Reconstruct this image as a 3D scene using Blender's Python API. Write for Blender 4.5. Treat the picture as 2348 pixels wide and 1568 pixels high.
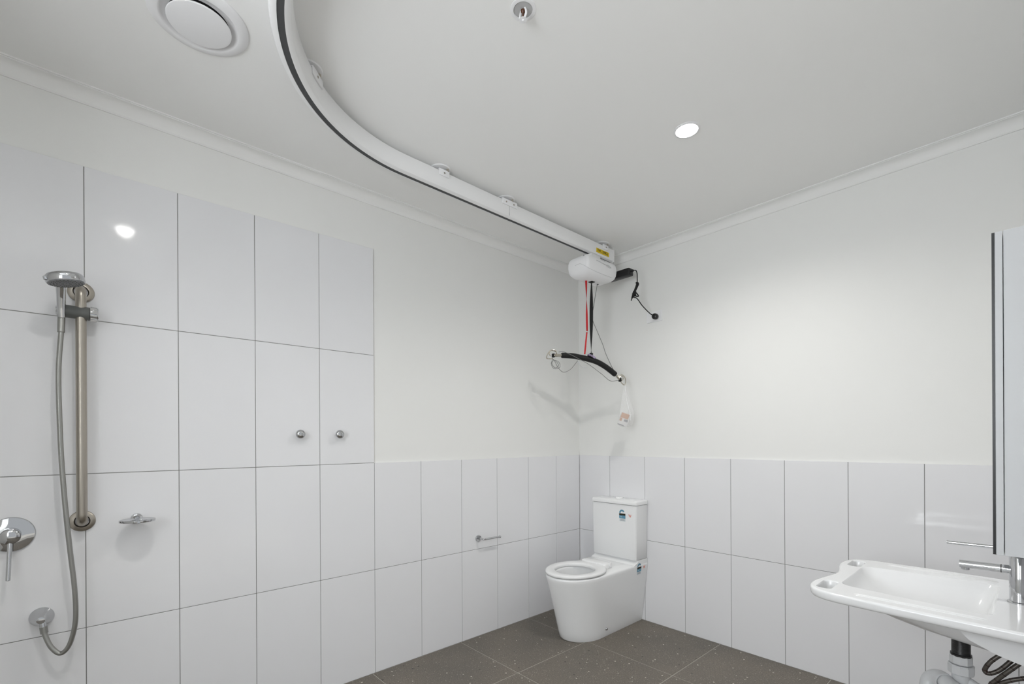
import bpy, bmesh, math, random
from mathutils import Vector, Matrix
random.seed(7)
PI = math.pi
for o in list(bpy.data.objects):
    bpy.data.objects.remove(o, do_unlink=True)
scene = bpy.context.scene
COL = scene.collection

# ------------------------------------------------------------------ camera
W_PX, H_PX = 2348.0, 1568.0
FOC, HORIZON, YAW, ROLL = 1079.1, 1009.65, 0.8364, -0.0053
CEIL = 2.668
camd = bpy.data.cameras.new('camera')
camd.sensor_fit = 'HORIZONTAL'; camd.sensor_width = 36.0
camd.lens = FOC / W_PX * 36.0
camd.shift_y = (HORIZON - H_PX / 2) / W_PX
camd.clip_start = 0.02; camd.clip_end = 60
cam = bpy.data.objects.new('camera', camd); COL.objects.link(cam)
cam.matrix_world = (Matrix.Translation((2.4678, -2.9646, 1.2941)) @ Matrix.Rotation(YAW, 4, 'Z')
                    @ Matrix.Rotation(PI / 2, 4, 'X') @ Matrix.Rotation(ROLL, 4, 'Z'))
scene.camera = cam

# ------------------------------------------------------------------ world, exposure
wd = bpy.data.worlds.new('world'); scene.world = wd; wd.use_nodes = True
bg = wd.node_tree.nodes['Background']
bg.inputs[0].default_value = (0.93, 0.97, 1.0, 1); bg.inputs[1].default_value = 0.55
vs = scene.view_settings
vs.view_transform = 'Standard'; vs.look = 'None'; vs.gamma = 1.0; vs.use_curve_mapping = False
vs.exposure = 0.21
bounce_sund = bpy.data.lights.new('bounce_sun', 'SUN'); bounce_sund.energy = 2.0; bounce_sund.angle = math.radians(1)
bounce_sun = bpy.data.objects.new('bounce_sun', bounce_sund); COL.objects.link(bounce_sun); bounce_sun.rotation_euler = (0.0, math.radians(-20), 0.0); bounce_sun.location = (4, -2.5, 5)   # added to light the unseen floor outside, which bounces onto the ceiling
LAMP_POWER = (50.0, 36.0)
WINDOW_GLOW = 9.5      # each ceiling downlight

# ------------------------------------------------------------------ materials
def mat(name, col, rough=0.5, metal=0.0, spec=0.5, coat=0.0, emit=None, bump=None, alpha=None, trans=0.0, ior=1.45):
    m = bpy.data.materials.new(name); m.use_nodes = True
    nt = m.node_tree; b = nt.nodes['Principled BSDF']
    c = tuple(col) + (1,)
    b.inputs['Base Color'].default_value = c
    b.inputs['Roughness'].default_value = rough
    b.inputs['Metallic'].default_value = metal
    b.inputs['Specular IOR Level'].default_value = spec
    b.inputs['Coat Weight'].default_value = coat
    b.inputs['Transmission Weight'].default_value = trans
    b.inputs['IOR'].default_value = ior
    if alpha is not None: b.inputs['Alpha'].default_value = alpha
    if emit:
        b.inputs['Emission Color'].default_value = tuple(emit[0]) + (1,)
        b.inputs['Emission Strength'].default_value = emit[1]
    if bump:
        tc = nt.nodes.new('ShaderNodeTexCoord')
        nz = nt.nodes.new('ShaderNodeTexNoise'); nz.inputs['Scale'].default_value = bump[0]; nz.inputs['Detail'].default_value = 4
        bp = nt.nodes.new('ShaderNodeBump'); bp.inputs['Strength'].default_value = bump[1]; bp.inputs['Distance'].default_value = 0.002
        nt.links.new(tc.outputs['Object'], nz.inputs['Vector'])
        nt.links.new(nz.outputs['Fac'], bp.inputs['Height'])
        nt.links.new(bp.outputs['Normal'], b.inputs['Normal'])
    return m

M = {}
M['paint'] = mat('wall_paint', (0.865, 0.865, 0.845), 0.55, bump=(220, 0.06))
M['ceil'] = mat('ceiling_paint', (0.96, 0.96, 0.948), 0.7, bump=(200, 0.05))
M['cornice'] = mat('cornice_paint', (0.89, 0.89, 0.875), 0.6)
M['tile'] = mat('white_glazed_tile', (0.835, 0.835, 0.85), 0.07, spec=0.5, bump=(14, 0.012))
M['grout'] = mat('grey_grout', (0.27, 0.265, 0.255), 0.9)
M['fgrout'] = mat('floor_grout', (0.42, 0.40, 0.35), 0.9)
M['ceramic'] = mat('white_ceramic', (0.88, 0.885, 0.885), 0.06, spec=0.5)
M['seatplastic'] = mat('white_seat_plastic', (0.87, 0.87, 0.87), 0.18)
M['solid'] = mat('white_solid_surface', (0.78, 0.785, 0.79), 0.12)
M['rail'] = mat('white_powder_coat', (0.90, 0.90, 0.90), 0.35)
M['plastic'] = mat('white_plastic', (0.90, 0.90, 0.91), 0.3)
M['slot'] = mat('dark_slot', (0.06, 0.062, 0.064), 0.5)
M['chrome'] = mat('chrome', (0.56, 0.565, 0.575), 0.06, metal=1.0)
M['steel'] = mat('brushed_steel', (0.43, 0.395, 0.345), 0.34, metal=1.0)
M['steelb'] = mat('bright_steel', (0.62, 0.58, 0.50), 0.2, metal=1.0)
M['hose'] = mat('metal_hose', (0.36, 0.36, 0.34), 0.34, metal=0.85)
M['greyplastic'] = mat('grey_plastic', (0.12, 0.125, 0.12), 0.45)
M['nozzle'] = mat('grey_nozzle_face', (0.26, 0.265, 0.275), 0.5)
M['black'] = mat('black_rubber', (0.008, 0.008, 0.008), 0.6)
M['blackgloss'] = mat('black_plastic', (0.012, 0.012, 0.013), 0.35)
M['blackstrap'] = mat('black_webbing', (0.012, 0.012, 0.012), 0.8)
M['red'] = mat('red_webbing', (0.55, 0.01, 0.015), 0.6)
M['greycord'] = mat('grey_cord', (0.22, 0.22, 0.215), 0.5)
M['yellow'] = mat('yellow_label', (0.80, 0.57, 0.015), 0.5)
M['ink'] = mat('black_ink', (0.02, 0.018, 0.005), 0.6)
M['greyink'] = mat('grey_ink', (0.38, 0.38, 0.39), 0.6)
M['blue'] = mat('blue_label', (0.12, 0.30, 0.42), 0.4)
M['paleblue'] = mat('pale_label', (0.62, 0.68, 0.70), 0.4)
M['redink'] = mat('red_ink', (0.75, 0.16, 0.07), 0.5)
M['pvc'] = mat('white_pvc', (0.66, 0.67, 0.68), 0.3)
M['blackpvc'] = mat('black_pvc', (0.02, 0.02, 0.021), 0.35)
M['braid'] = mat('braided_hose', (0.10, 0.09, 0.08), 0.4, metal=0.6)
M['braidband'] = mat('braid_band', (0.03, 0.012, 0.01), 0.5)
M['mirror'] = mat('mirror_glass', (0.9, 0.9, 0.9), 0.02, metal=1.0)
M['lamp'] = mat('lamp_diffuser', (1, 1, 1), 0.5, emit=((1.0, 0.985, 0.95), 22.0))
M['pane'] = mat('frosted_daylight_pane', (0.9, 0.92, 0.95), 0.5, emit=((0.93, 0.965, 1.0), WINDOW_GLOW))
M['bulb'] = mat('sprinkler_bulb', (0.10, 0.035, 0.015), 0.15)
M['bag'] = mat('clear_plastic_film', (0.97, 0.97, 0.98), 0.12, alpha=0.10)
M['bagfold'] = mat('gathered_plastic_film', (0.97, 0.97, 0.98), 0.1, alpha=0.45)
M['paper'] = mat('leaflet_paper', (0.78, 0.77, 0.76), 0.6)
M['brownpaper'] = mat('leaflet_print', (0.62, 0.42, 0.32), 0.6)
M['palefloor'] = mat('pale_bounce_floor', (0.70, 0.66, 0.60), 0.4, bump=(30, .1))
M['greycup'] = mat('grey_cup', (0.5, 0.5, 0.5), 0.4)
M['cabinet'] = mat('white_laminate', (0.60, 0.612, 0.625), 0.3, spec=0.12)
M['lightink'] = mat('light_grey_mark', (0.56, 0.56, 0.57), 0.5)
M['dark'] = mat('void_shade', (0.01, 0.01, 0.01), 0.8)
M['bluemetal'] = mat('bluish_chrome', (0.45, 0.38, 0.55), 0.15, metal=1.0)

def floor_tile_mat():
    m = bpy.data.materials.new('speckled_floor_tile'); m.use_nodes = True
    nt = m.node_tree; N = nt.nodes; L = nt.links; b = N['Principled BSDF']
    geo = N.new('ShaderNodeNewGeometry')
    n1 = N.new('ShaderNodeTexNoise'); n1.inputs['Scale'].default_value = 2.2; n1.inputs['Detail'].default_value = 5
    n2 = N.new('ShaderNodeTexNoise'); n2.inputs['Scale'].default_value = 170; n2.inputs['Detail'].default_value = 3
    L.new(geo.outputs['Position'], n1.inputs['Vector']); L.new(geo.outputs['Position'], n2.inputs['Vector'])
    r1 = N.new('ShaderNodeValToRGB')
    r1.color_ramp.elements[0].position = .3; r1.color_ramp.elements[0].color = (.135, .121, .101, 1)
    r1.color_ramp.elements[1].position = .7; r1.color_ramp.elements[1].color = (.180, .155, .126, 1)
    L.new(n1.outputs['Fac'], r1.inputs['Fac'])
    r2 = N.new('ShaderNodeValToRGB')
    r2.color_ramp.elements[0].position = .35; r2.color_ramp.elements[0].color = (.72, .72, .72, 1)
    r2.color_ramp.elements[1].position = .68; r2.color_ramp.elements[1].color = (1.25, 1.25, 1.25, 1)
    L.new(n2.outputs['Fac'], r2.inputs['Fac'])
    mx = N.new('ShaderNodeMix'); mx.data_type = 'RGBA'; mx.blend_type = 'MULTIPLY'; mx.inputs['Factor'].default_value = 1
    L.new(r1.outputs['Color'], mx.inputs[6]); L.new(r2.outputs['Color'], mx.inputs[7])
    col = mx.outputs[2]
    for sc, thr, keep, c in ((40, .17, .86, (.66, .61, .53, 1)), (110, .24, .74, (.36, .33, .28, 1)), (30, .17, .90, (.045, .038, .032, 1)), (120, .24, .80, (.07, .06, .05, 1))):
        v = N.new('ShaderNodeTexVoronoi'); v.inputs['Scale'].default_value = sc
        mp = N.new('ShaderNodeMapping'); mp.inputs['Location'].default_value = (sc * .37, sc * .11, .5)
        L.new(geo.outputs['Position'], mp.inputs['Vector']); L.new(mp.outputs['Vector'], v.inputs['Vector'])
        lt = N.new('ShaderNodeMath'); lt.operation = 'LESS_THAN'; lt.inputs[1].default_value = thr
        L.new(v.outputs['Distance'], lt.inputs[0])
        sp = N.new('ShaderNodeSeparateColor'); L.new(v.outputs['Color'], sp.inputs[0])
        gt = N.new('ShaderNodeMath'); gt.operation = 'GREATER_THAN'; gt.inputs[1].default_value = keep
        L.new(sp.outputs[0], gt.inputs[0])
        mu = N.new('ShaderNodeMath'); mu.operation = 'MULTIPLY'
        L.new(lt.outputs[0], mu.inputs[0]); L.new(gt.outputs[0], mu.inputs[1])
        mm = N.new('ShaderNodeMix'); mm.data_type = 'RGBA'; L.new(mu.outputs[0], mm.inputs['Factor'])
        L.new(col, mm.inputs[6]); mm.inputs[7].default_value = c
        col = mm.outputs[2]
    L.new(col, b.inputs['Base Color'])
    b.inputs['Roughness'].default_value = .45
    return m
M['floor'] = floor_tile_mat()

# ------------------------------------------------------------------ builders
ORG = {}
def org(o):
    return ORG.get(o.name, Vector((0, 0, 0))) if o else Vector((0, 0, 0))

def obj(name, bm, m, parent=None, smooth=35, label=None):
    """link one mesh object; bm is in world coordinates, the mesh is kept relative to the parent's base"""
    off = org(parent)
    if off.length: bmesh.ops.translate(bm, verts=bm.verts, vec=-off)
    me = bpy.data.meshes.new(name)
    bmesh.ops.recalc_face_normals(bm, faces=bm.faces)
    bm.to_mesh(me); bm.free()
    if smooth:
        me.shade_smooth(); me.set_sharp_from_angle(angle=math.radians(smooth))
    o = bpy.data.objects.new(name, me); COL.objects.link(o)
    if m: me.materials.append(M[m])
    if parent: o.parent = parent; ORG[o.name] = off
    if label: o['label'] = label
    return o

def thing(name, label, cat, loc=(0, 0, 0), group=None):
    o = bpy.data.objects.new(name, None); COL.objects.link(o)
    o.empty_display_size = .05; o.location = loc; ORG[o.name] = Vector(loc)
    o['label'] = label; o['category'] = cat
    if group: o['group'] = group
    return o

def struct(o, label, cat):
    o['kind'] = 'structure'; o['label'] = label; o['category'] = cat
    return o

def NB(): return bmesh.new()

def box(bm, lo, hi, bev=0.0, seg=2, mtx=None):
    lo, hi = Vector(lo), Vector(hi)
    r = bmesh.ops.create_cube(bm, size=1.0)
    vs_ = r['verts']
    for v in vs_:
        v.co = Vector(((lo[i] + hi[i]) / 2 + v.co[i] * (hi[i] - lo[i]) for i in range(3)))
    if bev:
        es = list({e for v in vs_ for e in v.link_edges})
        res = bmesh.ops.bevel(bm, geom=es, offset=bev, segments=seg, profile=.5, affect='EDGES')
        vs_ = list({v for f in res['faces'] for v in f.verts} | {v for v in vs_ if v.is_valid})
    if mtx is not None:
        bmesh.ops.transform(bm, matrix=mtx, verts=[v for v in vs_ if v.is_valid])
    return bm

def frame(axis):
    a = Vector(axis).normalized()
    t = Vector((0, 0, 1)) if abs(a.z) < .9 else Vector((1, 0, 0))
    u = t.cross(a).normalized(); w = a.cross(u)
    return a, u, w

def lathe(bm, origin, axis, prof, seg=40, sx=1.0, sy=1.0):
    """prof: (radius, height) pairs along axis; ends with r=0 are closed to a point"""
    a, u, w = frame(axis); o = Vector(origin); rings = []
    for r, h in prof:
        if r < 1e-6: rings.append([bm.verts.new(o + a * h)])
        else: rings.append([bm.verts.new(o + a * h + u * (r * sx * math.cos(2 * PI * i / seg)) + w * (r * sy * math.sin(2 * PI * i / seg))) for i in range(seg)])
    for A, B in zip(rings, rings[1:]):
        for i in range(seg):
            j = (i + 1) % seg
            if len(A) == 1 and len(B) == 1: continue
            if len(A) == 1: bm.faces.new((A[0], B[i], B[j]))
            elif len(B) == 1: bm.faces.new((A[i], A[j], B[0]))
            else: bm.faces.new((A[i], A[j], B[j], B[i]))
    return bm

def cyl(bm, p0, p1, r, seg=20, bev=0.0):
    p0, p1 = Vector(p0), Vector(p1); h = (p1 - p0).length
    b = min(bev, r * .8)
    pr = [(0, 0), (r - b, 0), (r, b), (r, h - b), (r - b, h), (0, h)] if b else [(0, 0), (r, 0), (r, h), (0, h)]
    return lathe(bm, p0, p1 - p0, pr, seg)

def smoothpath(pts, n=8, closed=False):
    P = [Vector(p) for p in pts]; out = []
    m = len(P); rng = range(m if closed else m - 1)
    for i in rng:
        if closed: p0, p1, p2, p3 = P[(i - 1) % m], P[i], P[(i + 1) % m], P[(i + 2) % m]
        else: p0, p1, p2, p3 = P[max(i - 1, 0)], P[i], P[i + 1], P[min(i + 2, m - 1)]
        for k in range(n):
            t = k / n
            out.append(.5 * ((2 * p1) + (p2 - p0) * t + (2 * p0 - 5 * p1 + 4 * p2 - p3) * t * t + (3 * p1 - p0 - 3 * p2 + p3) * t ** 3))
    if not closed: out.append(P[-1])
    return out

def tube(bm, pts, r, seg=10, closed=False, caps=True):
    P = [Vector(p) for p in pts]; n = len(P)
    R = r if callable(r) else (lambda t: r)
    T = []
    for i in range(n):
        a = P[(i - 1) % n] if (closed or i > 0) else P[i]
        b = P[(i + 1) % n] if (closed or i < n - 1) else P[i]
        T.append((b - a).normalized())
    _, u, w = frame(T[0]); rings = []
    for i in range(n):
        if i:
            q = T[i - 1].rotation_difference(T[i]); u = q @ u
        u = (u - T[i] * u.dot(T[i])).normalized(); w = T[i].cross(u)
        rr = R(i / max(n - 1, 1))
        rings.append([bm.verts.new(P[i] + u * rr * math.cos(2 * PI * k / seg) + w * rr * math.sin(2 * PI * k / seg)) for k in range(seg)])
    m = n if closed else n - 1
    for i in range(m):
        A, B = rings[i], rings[(i + 1) % n]
        for k in range(seg):
            j = (k + 1) % seg
            bm.faces.new((A[k], A[j], B[j], B[k]))
    if caps and not closed:
        bm.faces.new(rings[0][::-1]); bm.faces.new(rings[-1])
    return bm

def sweep(bm, path, prof, closed_prof=True, caps=True):
    """sweep a (lateral, z) profile along a horizontal path of (x, y); lateral + = left of travel"""
    P = [Vector((p[0], p[1], 0)) for p in path]; rings = []
    for i, p in enumerate(P):
        t = (P[min(i + 1, len(P) - 1)] - P[max(i - 1, 0)]).normalized()
        nrm = Vector((-t.y, t.x, 0))
        rings.append([bm.verts.new((p + nrm * a) + Vector((0, 0, z))) for a, z in prof])
    n = len(prof)
    for A, B in zip(rings, rings[1:]):
        for k in range(n if closed_prof else n - 1):
            j = (k + 1) % n
            bm.faces.new((A[k], A[j], B[j], B[k]))
    if caps and closed_prof:
        bm.faces.new(rings[0][::-1]); bm.faces.new(rings[-1])
    return bm

def loft(bm, rings, cap0=True, cap1=True):
    V = [[bm.verts.new(p) for p in r] for r in rings]
    n = len(V[0])
    for A, B in zip(V, V[1:]):
        for k in range(n):
            j = (k + 1) % n
            bm.faces.new((A[k], A[j], B[j], B[k]))
    if cap0: bm.faces.new(V[0][::-1])
    if cap1: bm.faces.new(V[-1])
    return bm

def prism(bm, pts, vec):
    """extrude a planar polygon (3-D points) along vec"""
    v = Vector(vec); return loft(bm, [[Vector(p) for p in pts], [Vector(p) + v for p in pts]])

def rrect(cx, cy, hx, hy, r, n=6):
    out = []
    for sx, sy, a0 in ((1, 1, 0), (-1, 1, PI / 2), (-1, -1, PI), (1, -1, 3 * PI / 2)):
        for k in range(n + 1):
            a = a0 + PI / 2 * k / n
            out.append((cx + sx * (hx - r) + r * math.cos(a), cy + sy * (hy - r) + r * math.sin(a)))
    return out

def text_bm(s, size, origin, right, up, depth=0.0004, align='CENTER', sx=1.0):
    cu = bpy.data.curves.new('t', 'FONT'); cu.body = s; cu.size = 1.0; cu.align_x = align; cu.align_y = 'CENTER'
    cu.extrude = depth / size; cu.resolution_u = 2
    to = bpy.data.objects.new('t', cu); COL.objects.link(to)
    dg = bpy.context.evaluated_depsgraph_get()
    me = bpy.data.meshes.new_from_object(to.evaluated_get(dg))
    bpy.data.objects.remove(to, do_unlink=True); bpy.data.curves.remove(cu)
    bm = NB(); bm.from_mesh(me); bpy.data.meshes.remove(me)
    r, u = Vector(right).normalized(), Vector(up).normalized(); nn = r.cross(u)
    mt = Matrix(((r.x * size * sx, u.x * size, nn.x * size, origin[0]), (r.y * size * sx, u.y * size, nn.y * size, origin[1]),
                 (r.z * size * sx, u.z * size, nn.z * size, origin[2]), (0, 0, 0, 1)))
    bmesh.ops.transform(bm, matrix=mt, verts=bm.verts)
    return bm

# ------------------------------------------------------------------ the room
RX = 2.52            # right wall
FY = -4.15           # wall behind the camera
DY0, DY1 = -3.62, -1.42   # doorway in the right wall, where the camera stands, widened to let in more bounced light
TH = .12
S = .009             # plaster lies this far behind the tile faces
b = NB(); box(b, (-S - TH, FY - TH, -.12), (RX + TH, TH + S, -.0012)); floor = struct(obj('floor', b, 'fgrout', smooth=0), 'brown-grey speckled tiled bathroom floor', 'floor')
b = NB(); box(b, (-S - TH, FY - TH, CEIL), (RX + TH, TH + S, CEIL + .1)); ceiling = struct(obj('ceiling', b, 'ceil', smooth=0), 'plain white painted ceiling', 'ceiling')
b = NB(); box(b, (-S - TH, FY - TH, -.012), (-S, TH + S, CEIL)); wall_left = struct(obj('wall_left', b, 'paint', smooth=0), 'white wall with tall tiled shower area on the left', 'wall')
b = NB(); box(b, (-S, S, -.012), (RX + TH, S + TH, CEIL)); wall_back = struct(obj('wall_back', b, 'paint', smooth=0), 'white wall behind the toilet, tiled at the bottom', 'wall')
b = NB(); box(b, (RX + S, DY1, -.012), (RX + TH, S, CEIL)); wall_right = struct(obj('wall_right', b, 'paint', smooth=0), 'white wall the basin and mirror cabinet hang on', 'wall')
b = NB(); box(b, (RX, FY, -.012), (RX + TH, DY0, CEIL)); obj('wall_pier', b, 'paint', wall_right, smooth=0)
b = NB(); box(b, (-S, -3.78, -.012), (1.30, -3.66, CEIL)); struct(obj('light_blocker', b, 'paint', smooth=0), 'unseen white wall added to keep window light off the left wall', 'wall')  # unseen partition, added to block window light from the left wall
WX0, WX1, WZ0, WZ1 = 1.45, 2.45, 1.1, 2.3     # frosted window behind the camera
b = NB(); box(b, (-S, FY - TH, -.012), (WX0, FY, CEIL)); box(b, (WX1, FY - TH, -.012), (RX + TH, FY, CEIL))
box(b, (WX0, FY - TH, -.012), (WX1, FY, WZ0)); box(b, (WX0, FY - TH, WZ1), (WX1, FY, CEIL))
wall_front = struct(obj('wall_front', b, 'paint', smooth=0), 'white wall with a frosted window behind the camera', 'wall')
b = NB()
for lo, hi in (((WX0, FY - .09, WZ0), (WX0 + .045, FY - .03, WZ1)), ((WX1 - .045, FY - .09, WZ0), (WX1, FY - .03, WZ1)), ((WX0 + .045, FY - .09, WZ0), (WX1 - .045, FY - .03, WZ0 + .045)),
               ((WX0 + .045, FY - .09, WZ1 - .045), (WX1 - .045, FY - .03, WZ1)), (((WX0 + WX1) / 2 - .025, FY - .09, WZ0 + .045), ((WX0 + WX1) / 2 + .025, FY - .03, WZ1 - .045))):
    box(b, lo, hi, .003, 1)
window_1 = struct(obj('window_1', b, 'rail', smooth=0), 'white framed frosted window behind the camera', 'window')
for x0, x1 in ((WX0 + .045, (WX0 + WX1) / 2 - .025), ((WX0 + WX1) / 2 + .025, WX1 - .045)):
    b = NB(); box(b, (x0, FY - .066, WZ0 + .045), (x1, FY - .06, WZ1 - .045)); obj('pane', b, 'pane', window_1, smooth=0)

b = NB(); box(b, (RX + TH, FY - .8, -.12), (RX + 3.0, .6, 0)); struct(obj('bounce_floor', b, 'palefloor', smooth=0), 'unseen pale floor added beyond the doorway to bounce light in', 'floor')  # unseen reflector floor, added to throw light up at the ceiling

# wall tiles, each a piece of its own sharing mesh data between equal sizes
G = .0026
TM = {}
def tile_mesh(kind, w, h, t, m, bev):
    k = (kind, round(w, 4), round(h, 4))
    if k not in TM:
        bm = NB()
        lo, hi = {'L': ((-t, -w / 2, -h / 2), (0, w / 2, h / 2)), 'B': ((-w / 2, 0, -h / 2), (w / 2, t, h / 2)), 'R': ((0, -w / 2, -h / 2), (t, w / 2, h / 2)), 'F': ((-w / 2, -h / 2, -t), (w / 2, h / 2, 0))}[kind]
        box(bm, lo, hi, bev, 1)
        bmesh.ops.recalc_face_normals(bm, faces=bm.faces)
        me = bpy.data.meshes.new('tile'); bm.to_mesh(me); bm.free(); me.materials.append(M[m]); TM[k] = me
    return TM[k]
def place_tile(kind, a0, a1, c0, c1, parent, m, t=.0085, bev=.0008, name='tile'):
    w, h = a1 - a0 - G, c1 - c0 - G
    o = bpy.data.objects.new(name, tile_mesh(kind, w, h, t, m, bev)); COL.objects.link(o); o.parent = parent
    a, c = (a0 + a1) / 2, (c0 + c1) / 2
    o.location = {'L': (0, a, c), 'B': (a, 0, c), 'R': (RX, a, c), 'F': (a, c, 0)}[kind]
ROWS = [0.0, .576, 1.173, 1.773, 2.369]
LJ = [0.0] + [-(.2773 + .2992 * k) for k in range(13)]
LJ.append(FY)
for i in range(len(LJ) - 1):
    a1, a0 = LJ[i], LJ[i + 1]
    if i == len(LJ) - 2 and a1 - a0 < .05: continue
    for r in range(4 if i >= 6 else 2):
        place_tile('L', a0, a1, ROWS[r], ROWS[r + 1], wall_left, 'tile')
b = NB(); box(b, (-S, FY, -.01), (-.0022, 0, 1.1715)); box(b, (-S, FY, 1.1715), (-.0022, LJ[6] - .001, 2.3675)); obj('grout_bed', b, 'grout', wall_left, smooth=0)
BJ = [0.0] + [.2966 + .3038 * k for k in range(8)] + [RX]
for i in range(len(BJ) - 1):
    if BJ[i + 1] - BJ[i] < .04: continue
    for r in range(2): place_tile('B', BJ[i], BJ[i + 1], ROWS[r], ROWS[r + 1], wall_back, 'tile')
b = NB(); box(b, (0, .0022, -.01), (RX, S, 1.1715)); obj('grout_bed', b, 'grout', wall_back, smooth=0)
for i in range(5):
    a1, a0 = -.29 * i, max(-.29 * (i + 1), DY1)
    for r in range(2): place_tile('R', a0, a1, ROWS[r], ROWS[r + 1], wall_right, 'tile')
b = NB(); box(b, (RX + .0022, DY1, -.01), (RX + S, 0, 1.1715)); obj('grout_bed', b, 'grout', wall_right, smooth=0)
FJX = [0.0, .539, 1.136, 1.734, 2.331, RX + TH]; FJY = [0.0, -.585, -1.188, -1.788, -2.388, -2.988, -3.588, FY]
G = .004
for i in range(len(FJX) - 1):
    for j in range(len(FJY) - 1):
        place_tile('F', FJX[i], FJX[i + 1], FJY[j + 1], FJY[j], floor, 'floor', t=.012, bev=.001)

# cornices
def cornice(name, path, label):
    pr = [(0, 2.613), (.006, 2.613), (.0075, 2.6165)]
    for k in range(9):
        a = PI / 2 * k / 8
        pr.append((.045 - .0365 * math.cos(a), 2.6175 + .0425 * math.sin(a)))
    pr += [(.0455, 2.6625), (.052, 2.6630), (.052, 2.668), (0, 2.668)]
    bm = NB(); sweep(bm, path, [(-a, z) for a, z in pr])
    return struct(obj(name, bm, 'cornice', smooth=40), label, 'cornice')
cornice('trim_1', [(-S, S), (-S, FY)][::-1], 'white cove cornice along the top of the left wall')
cornice('trim_2', [(-S, S), (RX, S)], 'white cove cornice along the top of the back wall')
cornice('trim_3', [(RX + S, S), (RX + S, DY1)], 'white cove cornice above the mirror cabinet wall')

# ------------------------------------------------------------------ ceiling things
def downlight(x, y, label, power):
    t = thing('downlight', label, 'ceiling light', (x, y, CEIL), 'recessed downlights')
    b = NB(); lathe(b, (x, y, CEIL), (0, 0, -1), [(.046, 0), (.056, 0), (.0565, .002), (.054, .004), (.047, .0045), (.0455, .002)], 48); obj('trim_ring', b, 'plastic', t)
    b = NB(); lathe(b, (x, y, CEIL), (0, 0, -1), [(0, .0030), (.046, .0030), (.046, 0), (0, 0)], 48); obj('diffuser', b, 'lamp', t)
    ld = bpy.data.lights.new('downlight_lamp', 'SPOT'); ld.energy = power; ld.spot_size = math.radians(153); ld.spot_blend = .9
    ld.shadow_soft_size = .04; ld.color = (1.0, .985, .955)
    lo = bpy.data.objects.new('downlight_lamp', ld); COL.objects.link(lo); lo.parent = t; lo.location = (0, 0, -.012)
downlight(1.442, -.983, 'glowing round downlight in the ceiling, right of the hoist track', LAMP_POWER[0])
downlight(1.437, -2.778, 'round downlight nearer the camera, mirrored in the shower tiles', LAMP_POWER[1])

# exhaust vent
vx, vy = .652, -2.687
t = thing('exhaust_vent', 'round white exhaust vent in the ceiling beside the track bend', 'vent', (vx, vy, CEIL))
b = NB(); lathe(b, (vx, vy, CEIL), (0, 0, -1), [(.141, 0), (.141, .003), (.138, .006), (.124, .010), (.113, .0125), (.109, .0115), (.105, .007), (.099, .003), (.092, .0016), (.084, .0012)], 72); obj('flange', b, 'plastic', t, smooth=50)
b = NB(); lathe(b, (vx, vy, CEIL), (0, 0, -1), [(.0845, .0008), (0, .0008)], 64); obj('duct_shade', b, 'dark', t)  # flat black disc painted as the shade inside the vent opening
b = NB(); lathe(b, (vx, vy, CEIL), (0, 0, -1), [(0, .010), (.08, .010), (.088, .012), (.0905, .0155), (.0895, .0185), (.084, .020), (0, .0205)], 72); obj('disc', b, 'plastic', t)
b = NB(); cyl(b, (vx, vy, CEIL), (vx, vy, CEIL - .012), .01); obj('stem', b, 'plastic', t)

# fire sprinkler
sx, sy = 1.382, -1.927
t = thing('fire_sprinkler', 'small fire sprinkler head with brown bulb in the ceiling', 'sprinkler', (sx, sy, CEIL))
b = NB(); lathe(b, (sx, sy, CEIL), (0, 0, -1), [(.041, 0), (.041, .0015), (.036, .003), (.031, .003), (.029, -.001)], 40); obj('escutcheon', b, 'plastic', t)
b = NB(); lathe(b, (sx, sy, CEIL), (0, 0, -1), [(.029, .0015), (.029, .0007), (0, .0007)], 40); obj('cup', b, 'greycup', t)
b = NB()
for s_ in (-1, 1):
    tube(b, smoothpath([(sx + s_ * .009, sy, CEIL), (sx + s_ * .0135, sy, CEIL - .012), (sx + s_ * .012, sy, CEIL - .024), (sx, sy, CEIL - .032)], 6), .0034, 8)
obj('frame_arms', b, 'plastic', t)
b = NB(); lathe(b, (sx, sy, CEIL - .002), (0, 0, -1), [(0, 0), (.0075, .001), (.0075, .005), (.004, .009), (.0026, .012), (.0026, .024), (0, .028)], 16); obj('glass_bulb', b, 'bulb', t)
b = NB(); lathe(b, (sx, sy, CEIL - .031), (0, 0, -1), [(0, 0), (.012, .001), (.013, .0025), (.004, .003), (.003, .006), (0, .0065)], 24); obj('deflector', b, 'plastic', t)

# ------------------------------------------------------------------ ceiling hoist track
tr = thing('ceiling_track', 'curved white ceiling hoist track with a dark slot underneath', 'hoist track', (.452, -1.1, CEIL))
path = []
x_end, x_bend, R = .440, .462, .735
for k in range(14):
    f = k / 13; path.append((x_end + (x_bend - x_end) * f, -.178 + (-1.833 + .178) * f))
cxr, cyr = x_bend + R, -1.833
for k in range(1, 49):
    a = PI + PI / 2 * k / 48; path.append((cxr + R * math.cos(a), cyr + R * math.sin(a)))
for k in range(1, 8): path.append((cxr + 1.35 * k / 7, cyr - R))
prof = [(.0105, 2.560), (.019, 2.561), (.0275, 2.5665), (.032, 2.577), (.0335, 2.59), (.0335, 2.638), (.031, 2.643), (.026, 2.645),
        (-.026, 2.645), (-.031, 2.643), (-.0335, 2.638), (-.0335, 2.59), (-.032, 2.577), (-.0275, 2.5665), (-.019, 2.561), (-.0105, 2.560), (-.0105, 2.584), (.0105, 2.584)]
b = NB(); sweep(b, path, prof); obj('rail', b, 'rail', tr, smooth=30)
b = NB(); sweep(b, path, [(.0104, 2.5618), (.0104, 2.572), (-.0104, 2.572), (-.0104, 2.5618)]); obj('slot', b, 'slot', tr, smooth=0)
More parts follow.
